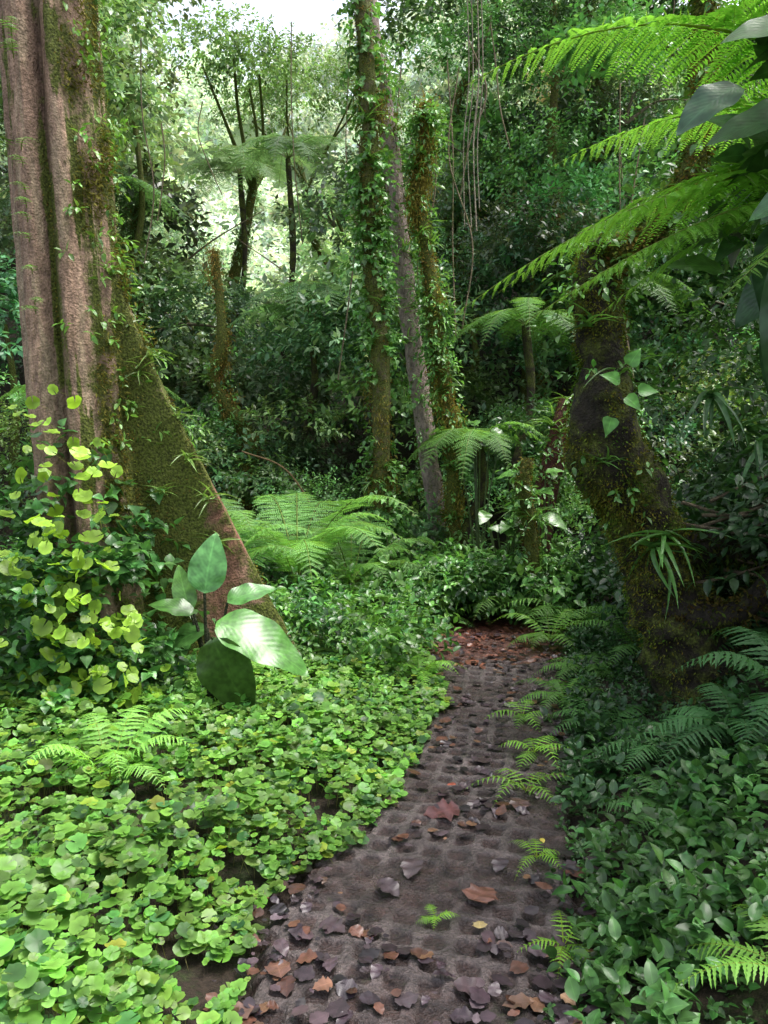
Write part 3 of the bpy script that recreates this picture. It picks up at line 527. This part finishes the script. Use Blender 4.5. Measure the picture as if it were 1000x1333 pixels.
for k in range(30):
    x=R.uniform(1.75,3.2);y=R.uniform(3.2,7);z=gz(x,y)+R.uniform(.1,.5);shrub(b,T_leaf,(x,y,z),(.4,.4,.4),60,(.018,.045,.015),.10,6)
for k in range(24):
    x=R.uniform(1.75,3.4);y=R.uniform(3.9,7);z=R.uniform(1.7,3.4);shrub(b,T_leaf,(x,y,z),(.45,.45,.4),60,(.034,.085,.02),.09,6,droop=.5)
for k in range(4):straps(b,(R.uniform(1.7,2.3),R.uniform(4.2,5.2),R.uniform(1.3,2.0)),12,.34,(.04,.10,.03),.6,1.2)
mk('bank_shrubs',b,M_leaf)
# ------------------------------------------------------------ left / middle low plants
b=Batch()
for k in range(90):
    y=R.uniform(4.9,7.6);x=R.uniform(-3.0,.25) if y<6.4 else R.uniform(-3,2.2)
    if x>PL(y)-.15 and y<6.9:continue
    if -1.5<x<-.1 and y>5.7 and R.random()<.7:continue
    h=.15+.12*R.random();shrub(b,T_ell,(x,y,gz(x,y)+h),(.3,.3,.22),38,(R.choice([0,1])*np.array([.03,.05,.0])+np.array([.045,.125,.032]))*R.uniform(.6,1.2),R.uniform(.05,.10),6)
for k in range(34):
    x=R.uniform(.1,2.0);y=R.uniform(6.75,7.9);shrub(b,T_ell,(x,y,gz(x,y)+.2),(.3,.25,.28),40,np.array([.065,.15,.035])*R.uniform(.6,1.4),R.uniform(.06,.12),6)
N=500;y=R.uniform(3.4,6,N);x=PL(y)-.2-R.random(N)*2.2;O=np.stack([x,y,H(x,y)+.05],1);sprigs(b,T_ell,O,UP+rv(N,.3),np.array([.08,.18,.035]),.055,6,.16,.1)
mk('understory_plants',b,M_leaf)
b=Batch()
for k in range(140):
    y=R.uniform(7.6,11);x=R.uniform(-.75*y,.7*y)
    u=x/y
    hmax=.8 if (-.1<u<.14 and y<8.9) else 1.7
    if -.42<u<-.02 and y<9: hmax=.5
    z=gz(x,y)+R.uniform(.1,hmax);s=R.uniform(.3,.6)
    cc=np.array([.06,.135,.036])*R.uniform(.35,1.8)*np.array([R.uniform(.8,1.5),1,R.uniform(.8,1.5)])
    lf=R.choice([.05,.07,.10,.14],p=[.3,.35,.25,.1]);shrub(b,T_leaf if lf>.06 else T_dia,(x,y,z),(s,s,s*.8),int(6.5/lf),cc,lf,7,L=.2)
mk('midground_shrubs',b,M_far)
# ------------------------------------------------------------ background forest on the slope
b=Batch();tb=Batch()
for k in range(380):
    y=10+R.random()**1.3*28;x=R.uniform(-.68,.68)*y
    q=x/y;z0=gz(x,y)
    gap=(-.24<q<-.09)
    top=(1.2+R.random()*(1.5 if gap else 5.5)) 
    z=z0+top*R.uniform(.25,1);s=R.uniform(.6,1.4)*(.7+y/40)
    haze_mix=ss(10.5,24,y)*(1.0 if q<.0 else .35)  # haze painted into the leaf colour: paler with distance, more so on the left
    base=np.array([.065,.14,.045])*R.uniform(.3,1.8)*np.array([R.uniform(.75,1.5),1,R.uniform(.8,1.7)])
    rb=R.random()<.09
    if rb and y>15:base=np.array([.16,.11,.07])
    cc=base*(1-haze_mix)+np.array([.30,.37,.27])*haze_mix
    lf=R.choice([.55,.8,1.2]) if y>13 else R.choice([.5,.7,.9])
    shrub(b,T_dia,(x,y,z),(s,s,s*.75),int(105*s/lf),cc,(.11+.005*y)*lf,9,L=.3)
    if k%7==0:tube(tb,[(x,y,z0-.2),(x+R.normal(0,.3),y,z0*.65+z*.35),(x+R.normal(0,.3),y,z0*.3+z*.7),(x,y,z+s*.3)],[.08,.065,.05,.03],(.15,.11,.07),.6,8,noise=.3)
    if k%3==0:
        for j in range(3):
            p0=np.array([x,y,z]);e_=p0+np.array([R.normal(0,s),-.3*s,R.normal(.2,s*.5)]);tube(tb,[p0,(p0+e_)/2+UP*.15,e_],[.03,.018,.006],(.2,.16,.11),.3,5)
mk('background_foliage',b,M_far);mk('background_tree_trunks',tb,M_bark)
b=Batch()
for k in range(130):
    y=R.uniform(48,120);x=R.uniform(-.6,.3)*y;z0=gz(x,y);s=R.uniform(2.5,5)
    shrub(b,T_dia,(x,y,z0+s*.6),(s,s,s),130,np.array([.36,.42,.38])*R.uniform(.85,1.15),.75,7,L=1.3)  # pale leaf colour stands in for haze over the far hill
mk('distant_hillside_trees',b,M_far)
b=Batch()
for k in range(50):
    left=k>=40
    y=R.uniform(10.5,16);x=(R.uniform(.1,.62) if not left else R.uniform(-.48,-.27))*y;z=R.uniform(3,9.5) if not left else 1.6+y*R.uniform(.35,.52);s=R.uniform(.7,1.2);lf=R.choice([.6,1.1])
    shrub(b,T_dia,(x,y,z),(s,s,s*.6),int(150/lf),(np.array([.05,.12,.035]) if not left else np.array([.15,.23,.11]))*R.uniform(.4,1.8),.13*lf,8,L=.28)
mk('tall_tree_foliage',b,M_far)
b=Batch()
for(x,y) in [(.88,9),(.93,9.05),(.98,8.95),(1.0,9.1),(1.03,9.0)]:
    tube(b,[(x,y,6.5),(x+.03,y,5.5),(x-.02,y,4.8),(x+R.normal(0,.02),y,3.9+R.random()*.5)],[.006]*4,(.28,.24,.18),0,5)
for k in range(26):
    y=R.uniform(8.5,12);x=R.uniform(-.42,.35)*y;z1=1.6+y*R.uniform(.35,.6);z2=z1-R.uniform(1,3);tube(b,[(x,y,z1),(x+R.normal(0,.1),y,(z1*2+z2)/3),(x+R.normal(0,.1),y,(z1+2*z2)/3),(x+R.normal(0,.15),y,z2)],[.008]*4,(.22,.17,.11),.4,5)
tube(b,[(-1.5,8.5,1.5),(-1.0,8.3,1.3),(-.6,8.2,.7)],[.010]*3,(.2,.13,.06),0.3,5)
mk('hanging_lianas',b,M_bark)
# ------------------------------------------------------------ light, world, camera
el=math.radians(68);az=math.radians(75)
w=bpy.data.worlds.new('World');sc.world=w;w.use_nodes=True;nt=w.node_tree
sky=nt.nodes.new('ShaderNodeTexSky');sky.sky_type='NISHITA';sky.sun_disc=False;sky.sun_elevation=el;sky.sun_rotation=az
sky.dust_density=5;sky.air_density=1.0
hs=nt.nodes.new('ShaderNodeHueSaturation');hs.inputs['Saturation'].default_value=.5;hs.inputs['Value'].default_value=3.0
bg=nt.nodes['Background'];bg.inputs[1].default_value=.15;nt.links.new(sky.outputs[0],hs.inputs['Color']);nt.links.new(hs.outputs[0],bg.inputs[0])
sd=bpy.data.lights.new('sun','SUN');sd.energy=4.2;sd.angle=math.radians(25);sd.color=(1,.98,.94)
so=bpy.data.objects.new('sun',sd);sc.collection.objects.link(so)
from mathutils import Vector
dv=Vector((math.sin(az)*math.cos(el),math.cos(az)*math.cos(el),math.sin(el)))
so.rotation_euler=dv.to_track_quat('Z','Y').to_euler();so.location=(5,2,20)
cd=bpy.data.cameras.new('camera');cam=bpy.data.objects.new('camera',cd);sc.collection.objects.link(cam)
cam.location=(0,0,1.6);cam.rotation_euler=(math.radians(85),0,0);cd.sensor_fit='VERTICAL';cd.angle=math.radians(65);cd.clip_end=2000;cd.clip_start=.05
sc.camera=cam
sc.view_settings.view_transform='Standard';sc.view_settings.look='None';sc.view_settings.exposure=0
